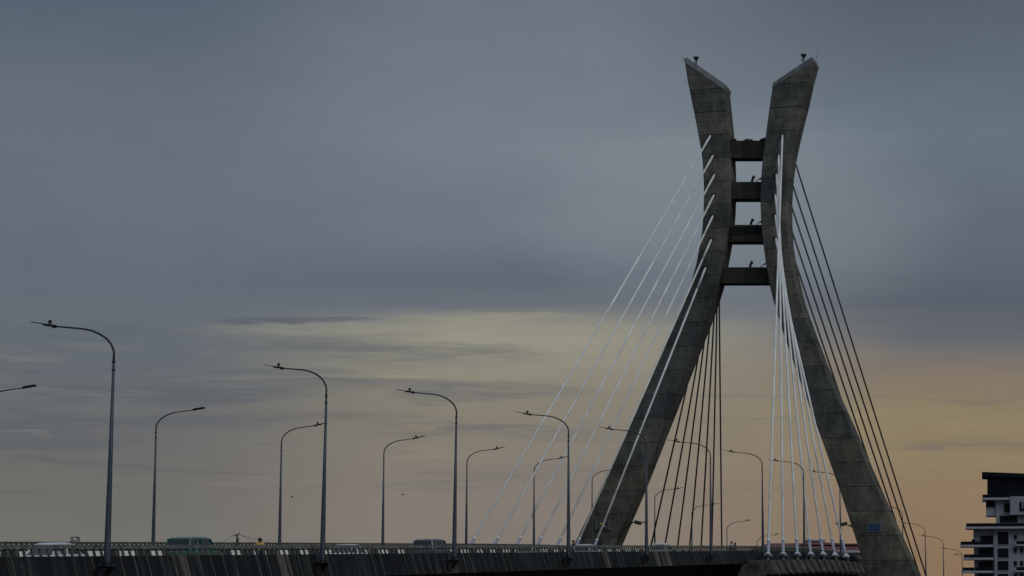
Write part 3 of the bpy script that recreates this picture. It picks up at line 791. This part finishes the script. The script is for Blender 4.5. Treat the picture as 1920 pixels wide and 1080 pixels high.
# ------------------------------------------------------------------ people
def skinmesh(name, V, E, rad, mat, parent=None, sub=1, root_i=0):
    me = bpy.data.meshes.new(name); me.from_pydata([tuple(v) for v in V], E, [])
    o = bpy.data.objects.new(name, me); COL.objects.link(o)
    sk = o.modifiers.new('skin', 'SKIN'); sk.use_smooth_shade = True
    for i, r in enumerate(rad):
        d = me.skin_vertices[0].data[i]; d.radius = (r, r) if not hasattr(r, '__len__') else r
        d.use_root = (i == root_i)
    sb = o.modifiers.new('sub', 'SUBSURF'); sb.levels = sub; sb.render_levels = sub
    dg = bpy.context.evaluated_depsgraph_get()
    m2 = bpy.data.meshes.new_from_object(o.evaluated_get(dg))
    o.modifiers.clear(); o.data = m2; m2.materials.clear(); m2.materials.append(mat)
    for p in m2.polygons: p.use_smooth = True
    if parent is not None: o.parent = parent
    return o
def person(px, c, yaw, h, shirt, trousers, label, lean=0.0, arms='down', group=None):
    s = s_at(px, c); root = empty('person', pos(s, c, RD+.002), label, 'person', group)
    root.rotation_euler = (0, 0, yaw); root.scale = (1.22, 1.22, 1.0); k = h/1.75
    ln = lambda z: max(0, z-.95)*lean               # forward lean (towards +y)
    def v(x, y, z): return Vector((x*k, (y+ln(z))*k, z*k))
    V = [v(0, 0, .95), v(0, .01, 1.18), v(0, 0, 1.40), v(0, .01, 1.50), v(0, .02, 1.585), v(0, .015, 1.67)]
    r = [.135, .125, .13, .055, .078, .085]
    E = [(0, 1), (1, 2), (2, 3), (3, 4), (4, 5)]
    r = [x*k for x in r]
    def add(p, rad, par): V.append(p); r.append(rad*k); E.append((par, len(V)-1)); return len(V)-1
    add(v(0, .115, 1.60), .016, 4)                                    # nose
    for sd in (-1, 1): add(v(sd*.095, .01, 1.605), .016, 4)           # ears
    sleeves, legs = [], []
    for sd in (-1, 1):
        a = add(v(sd*.17, 0, 1.42), .062, 2)
        if arms == 'rail':
            pts = [v(sd*.24, .06, 1.18), v(sd*.21, .30, 1.10)]; hd = Vector((-sd*.3, 1, -.1))
        else:
            pts = [v(sd*.23, -.02, 1.13), v(sd*.235, .08, .90)]; hd = Vector((0, .25, -1))
        b_ = add(pts[0], .045, a); w_ = add(pts[1], .030, b_)
        hd.normalize(); lat = hd.cross(Vector((0, 1, .2)) if arms != 'rail' else Vector((0, 0, 1))).normalized()
        pm = add(pts[1] + hd*.07*k, .034, w_)
        for fi, (o_, ln_) in enumerate(((-.030, .085), (-.010, .097), (.010, .092), (.030, .072))):
            f1 = add(pts[1] + (hd*.115 + lat*o_*1.1)*k, .0095, pm)
            add(pts[1] + (hd*(.115+ln_*.9) + lat*o_*1.25 + Vector((0, .018, -.012)))*k, .0075, f1)
        th = add(pts[1] + (hd*.05 - lat*.048)*k, .0115, pm); add(pts[1] + (hd*.10 - lat*.066)*k, .009, th)
        sleeves.append((V[a], pts[0]))
        hp = add(v(sd*.095, 0, .88), .088, 0); kn = add(v(sd*.105, .02, .49), .058, hp); an = add(v(sd*.105, -.02, .09), .040, kn)
        add(v(sd*.115, .14, .045), .038, an); legs.append((V[hp], V[kn], V[an]))
    body = skinmesh('body', V, E, r, M['skin'], root)
    # shirt
    V2 = [v(0, 0, .90), v(0, .01, 1.18), v(0, 0, 1.38), v(0, .005, 1.475)]; r2 = [.152*k, .142*k, .148*k, .070*k]; E2 = [(0, 1), (1, 2), (2, 3)]
    for a, b_ in sleeves:
        V2.append(a); r2.append(.078*k); E2.append((2, len(V2)-1)); V2.append(a.lerp(b_, .75)); r2.append(.064*k); E2.append((len(V2)-2, len(V2)-1))
    skinmesh('shirt', V2, E2, r2, shirt, root)
    V3 = [v(0, 0, .93)]; r3 = [.15*k]; E3 = []
    for a, b_, c_ in legs:
        i = len(V3); V3 += [a, b_, c_]; r3 += [.10*k, .072*k, .060*k]; E3 += [(0, i), (i, i+1), (i+1, i+2)]
    skinmesh('trousers', V3, E3, r3, trousers, root)
    hb = MB(); hb.sphere(v(0, -.005, 1.665), .098*k, 14, 9, (.92, 1.05, .95)); hb.build('hair', M['hair'], root, True)
    mb = MB()
    for a, b_, c_ in legs: mb.sphere(c_ + Vector((0, .07*k, -.035*k)), .07*k, 10, 6, (.7, 1.9, .7))
    mb.build('shoes', M['black'], root, True)
    for sd in (-1, 1): MB().sphere(v(sd*.034, .092, 1.625), .013*k, 8, 6).build('eye', M['cup'], root, True)
    return root
cloth = lambda n, c: simple(n, c, .9, 0, .12, 6)
yb = -ANG
person(487, 1.95, yb - .15, 1.76, cloth('yellow_shirt', (.46, .27, .07, 1)), M['jeans'], 'person in a yellow shirt standing behind the near parapet, seen from behind')
person(1072.5, 2.0, yb - 1.2, 1.78, cloth('navy_shirt', (.012, .014, .045, 1)), M['jeans'], 'person in a dark navy top beside the fourth near lamp', .15)
person(1370.5, 2.0, yb - 1.9, 1.84, cloth('pale_shirt', (.35, .37, .40, 1)), M['jeans'], 'taller person in a pale shirt walking in a pair right of the sixth near lamp', .12, group='pair walking on the bridge')
person(1377.0, 2.2, yb - 1.9, 1.72, cloth('black_shirt', (.015, .015, .017, 1)), M['jeans'], 'shorter person in a black shirt following the pale shirted one', .12, group='pair walking on the bridge')

# ------------------------------------------------------------------ apartment building on the right
def apartment():
    Y = 570.0; mpp = 1/ (F/ Y) * 1.0
    org = at(1842, 1085, Y); org.z = .9
    root = empty('apartment_building', org, 'grey and black apartment block with stepped balconies at the right edge', 'building', None, (0, 0, -math.atan2(org.x, org.y)))
    wall = simple('grey_render', (.19, .20, .235, 1), .85, 0, .10, .3); dark = simple('dark_cladding', (.004, .006, .010, 1), .8, 0, .3, .6, .1)
    gl = simple('dark_window_glass', (.003, .005, .008, 1), .5, 0, .2, 1, .12); edge = simple('slab_edge_paint', (.25, .26, .29, 1), .8, 0, .1, .5)
    def bx(name, x0, y0, x1, y1, d0, d1, mat, par=root, mb=None, drop=0):
        a = at(x0, y0, Y); b_ = at(x1, y1, Y)
        z1, z0 = a.z, b_.z
        if drop: z0 = .9
        m = mb or MB(); m.box(((a.x+b_.x)/2-org.x, (d0+d1)/2, (z0+z1)/2-org.z), (abs(b_.x-a.x), d1-d0, z1-z0))
        if mb is None: return m.build(name, mat, par)
    XR = 1985
    # main shaft and wings
    bx('main_block', 1862, 985, XR, 1090, 0, 16, wall, drop=1)
    bx('left_wing', 1825, 990, 1872, 1090, 1.2, 14, wall, drop=1)
    bx('upper_block', 1866, 933.3, XR, 984.8, 0.6, 14, wall)
    bx('corner_room', 1848, 936, 1874, 967, 1.0, 12, wall)
    # black sloping roof block
    a = [at(x, y, Y)-org for x, y in ((1851, 930), (1851, 892), (XR, 899), (XR, 930))]
    mb = MB(); mb.ring_loft([[Vector((p.x, .4, p.z)) for p in a], [Vector((p.x, 15, p.z)) for p in a]]); mb.build('roof_block', dark, root)
    a = [at(x, y, Y)-org for x, y in ((1841, 893), (1841, 885), (XR, 892), (XR, 901))]
    mb = MB(); mb.ring_loft([[Vector((p.x, -.5, p.z)) for p in a], [Vector((p.x, 15.5, p.z)) for p in a]]); mb.build('roof_edge', dark, root)
    bx('roof_slab', 1842, 927.5, XR, 933.2, -.8, 13, dark)
    bx('slab_edge', 1841.5, 933.4, 1893, 937.6, -.9, 13, edge)
    # bright room right of the top
    bx('top_room', 1892.5, 931.5, 1945, 962.5, -1.1, .55, wall)
    bx('slab_edge', 1892, 963, XR, 965.4, -1.2, .5, edge)
    # balcony slabs with dark rails
    for x0, y0, x1 in ((1812, 981.5, 1960), (1802, 1015.5, 1861), (1808, 1039.5, 1861), (1804.5, 1064, 1861), (1806, 1088.5, 1861)):
        bx('balcony_rail', x0, y0, x1, y0+6.2, -1.9, -1.75, dark)
        mb = MB(); bx('', x0, y0+1.5, x0+1.2, y0+6.2, -1.75, 8, None, mb=mb); mb.build('balcony_rail', dark, root)
        bx('balcony_slab', x0-1, y0+6.3, x1+1, y0+10.2, -2.0, 9, edge)
    for y0 in (1015, 1063.8):
        bx('balcony_rail', 1904, y0, XR, y0+6, -1.4, -1.25, dark); bx('balcony_slab', 1903, y0+6.1, XR, y0+8.8, -1.5, -.05, edge)
    # windows
    wins = [(1848.6, 938.5, 1864.8, 951.5, .9), (1881.5, 944, 1891.8, 961, .5), (1873.5, 967, 1906, 980.6, .5), (1918, 967, 1950, 981, .5),
            (1870, 997.5, 1890, 1021.5, -.1), (1870, 1028.3, 1890, 1046, -.1), (1870, 1052, 1890, 1069.5, -.1), (1870, 1076, 1890, 1094, -.1),
            (1899.5, 1003, 1905.5, 1012, -.1), (1899.5, 1027.5, 1905.3, 1037, -.1), (1911, 1027.5, 1917, 1037, -.1), (1899.5, 1052, 1905.3, 1061.5, -.1), (1911, 1052, 1917, 1061.5, -.1), (1899.5, 1076, 1905.3, 1085, -.1), (1911, 1076, 1917, 1085, -.1)]
    for x0, y0, x1, y1, d in wins:
        f_ = bx('window', x0, y0, x1, y1, d, d+.3, gl)
        mb = MB()
        bx('', x0-.5, y1, x1+.5, y1+.8, d-.12, d+.2, None, mb=mb)
        mb.build('sill', edge, f_)
    for x0, y0, x1, y1 in ((1838.5, 1004.5, 1861, 1015.4), (1835, 1028.5, 1861, 1045.6), (1835, 1053, 1861, 1070), (1835, 1077, 1861, 1090)):
        bx('balcony_door', x0, y0, x1, y1, 1.05, 1.3, gl)
    w = bx('window', 1909.5, 942, XR, 959.5, -1.2, -1.0, gl)
    for x in (1914, 1917.2): bx('mullion', x, 942.2, x+1.6, 954, -1.32, -1.2, edge, w)
    mb = MB(); bx('', 1822, 1011.5, 1828.5, 1015.3, -1.0, .2, None, mb=mb); mb.build('plant_box', dark, root)
apartment()

# ------------------------------------------------------------------ red roofed building beyond the bridge
def redroof():
    Y = 520.0; org = at(1520, 1034, Y); org.z = .9
    root = empty('red_roofed_building', org, 'long building with a dull red hipped roof behind the cable anchors', 'building')
    tile = simple('red_roof_tile', (.105, .030, .024, 1), .8, 0, .35, .6); pale = simple('pale_wall', (.30, .31, .32, 1), .8); 
    def q(x, y, d): p = at(x, y, Y)-org; return Vector((p.x, d, p.z))
    eave = [q(1415, 1031, -4), q(1640, 1033, -4), q(1640, 1033, 16), q(1415, 1031, 16)]
    ridge = [q(1446, 1017.6, 5), q(1622, 1018, 5), q(1622, 1018, 7), q(1446, 1017.6, 7)]
    MB().ring_loft([eave, ridge]).build('roof', tile, root)
    MB().ring_loft([[q(1502, 1021, 1), q(1522, 1016.2, 3), q(1552, 1016.2, 3), q(1612, 1021, 1)], [q(1502, 1021, 10), q(1522, 1016.2, 8), q(1552, 1016.2, 8), q(1612, 1021, 10)]]).build('roof_gable', tile, root)
    a, b_ = q(1424, 1036, 0), q(1634, 1036, 0)
    mb = MB(); mb.box(((a.x+b_.x)/2, 6, (a.z)/2-.2), (b_.x-a.x, 17, a.z+.6)); mb.build('wall', pale, root)
    mb = MB(); g0, g1 = q(1414, 1033.2, 0), q(1642, 1036, 0); mb.box(((g0.x+g1.x)/2, -4.1, (g0.z+g1.z)/2), (g1.x-g0.x, .3, .5)); mb.build('gutter', pale, root)
    mb = MB()
    t0, t1 = q(1512, 1010.6, 4), q(1552, 1012, 4); zz = q(1512, 1017, 4).z
    mb.box(((t0.x+t1.x)/2, 4, t0.z-.15), (t1.x-t0.x, 1.0, .22))
    for x in (t0.x+.2, (t0.x+t1.x)/2, t1.x-.2): mb.box((x, 4, (t0.z+zz)/2-.3), (.14, .14, t0.z-zz+.5))
    mb.box(((t0.x+t1.x)/2, 4.2, t0.z-.55), (t1.x-t0.x-.6, .06, .5))
    mb.build('roof_rail', simple('pale_blue_rail', (.26, .33, .36, 1), .6), root)
redroof()

# ------------------------------------------------------------------ power line beyond the far parapet
def powerlines():
    Y = 420.0
    top = at(445, 1003, Y)
    org = Vector((top.x-1.2, Y, 0))
    root = empty('utility_pole', org, 'leaning wooden utility pole with crossed timbers beyond the far parapet', 'utility pole')
    o = org
    ft = Vector((org.x-.2, Y, -.2)); 
    MB().tube([ft-o, top-o], [.22, .14], 8).build('pole', M['black'], root)
    MB().tube([Vector((top.x+.8, Y+.5, -.2))-o, top+Vector((.1, .3, -.6))-o], [.18, .12], 8).build('brace', M['black'], root)
    a, b_ = at(438, 1005, Y), at(449.5, 1000.8, Y)
    MB().tube([a-o, b_-o], .085, 6).build('crossarm', M['black'], root)
    mb = MB()
    for f_ in (.05, .5, .95):
        p = a.lerp(b_, f_)-o; mb.tube([p, p+Vector((0, 0, .22))], .06, 6)
    mb.build('insulators', M['black'], root)
    def wire(p0, p1, sag, label):
        pts = []
        for i in range(15):
            u = i/14; p = p0.lerp(p1, u); p.z -= sag*4*u*(1-u); pts.append(p)
        tag(MB().tube(pts, .028, 5).build('power_line', M['black']), label, 'cable', 'wires on the utility pole')
    wire(at(439, 1003, Y), at(330, 1032, Y-10), 1.2, 'thin black wire falling left from the utility pole to the parapet')
    wire(at(446, 1002, Y), at(720, 1024, Y+40), 1.6, 'upper thin black wire running right from the utility pole')
    wire(at(452, 1003.2, Y), at(560, 1030, Y+20), 1.0, 'lower thin black wire falling right from the utility pole')
    # lattice mast head at the far left
    Y = 650.0; p = at(140.5, 1016, Y); org = Vector((p.x, Y, 0))
    root = empty('lattice_mast', org, 'dark lattice mast head just above the far parapet at the left', 'mast')
    mb = MB(); zt = at(140, 1007.5, Y).z; w0, w1 = 2.4, .95
    for sx, sy in ((-1, -1), (1, -1), (1, 1), (-1, 1)): mb.tube([(sx*w0, sy*w0, 0), (sx*w1, sy*w1, zt)], .10, 6)
    n = 7
    for i in range(n):
        z0, z1 = zt*i/n, zt*(i+1)/n; a, b_ = w0+(w1-w0)*i/n, w0+(w1-w0)*(i+1)/n
        for sy in (-1, 1):
            mb.tube([(-a, sy*a, z0), (b_, sy*b_, z1)], .055, 5); mb.tube([(a, sy*a, z0), (-b_, sy*b_, z1)], .055, 5); mb.tube([(-b_, sy*b_, z1), (b_, sy*b_, z1)], .055, 5)
    mb.build('frame', M['black'], root)
    mb = MB(); mb.tube([(-1.2, 0, zt), (.9, 0, zt+.15), (1.5, 0, zt-.5), (.9, 0, zt-.8)], .10, 6); mb.tube([(-1.2, 0, zt-1.1), (1.2, 0, zt-.75)], .09, 6); mb.build('platform', M['black'], root)
powerlines()

# ------------------------------------------------------------------ birds
for px, py, lab in ((547, 932, 'tiny dark bird flying left of the second near lamp'), (755, 928, 'tiny dark bird flying between the second and third near lamps')):
    p = at(px, py, 210); mb = MB()
    mb.tube([(-.14, 0, 0), (-.03, 0, .02), (.08, 0, .01), (.16, 0, .0)], [.012, .038, .032, .008], 8)
    b0 = len(mb.v)
    for sd in (-1, 1):
        mb.ring_loft([[(-.04, sd*.02, .03), (.06, sd*.02, .03), (.06, sd*.02, .02), (-.04, sd*.02, .02)], [(-.02, sd*.14, .10), (.07, sd*.14, .10), (.07, sd*.14, .095), (-.02, sd*.14, .095)], [(.03, sd*.26, .06), (.06, sd*.26, .06), (.06, sd*.26, .057), (.03, sd*.26, .057)]])
    o = mb.build('bird', M['black'], None); o.location = p; o.rotation_euler = (0, 0, .5)
    tag(o, lab, 'bird', 'birds in the distance')

# ------------------------------------------------------------------ output
vs = S.view_settings; S.display_settings.display_device = 'sRGB'
vs.view_transform = 'Standard'; vs.look = 'None'; vs.exposure = 0; vs.gamma = 1; vs.use_curve_mapping = False
S.cycles.max_bounces = 6
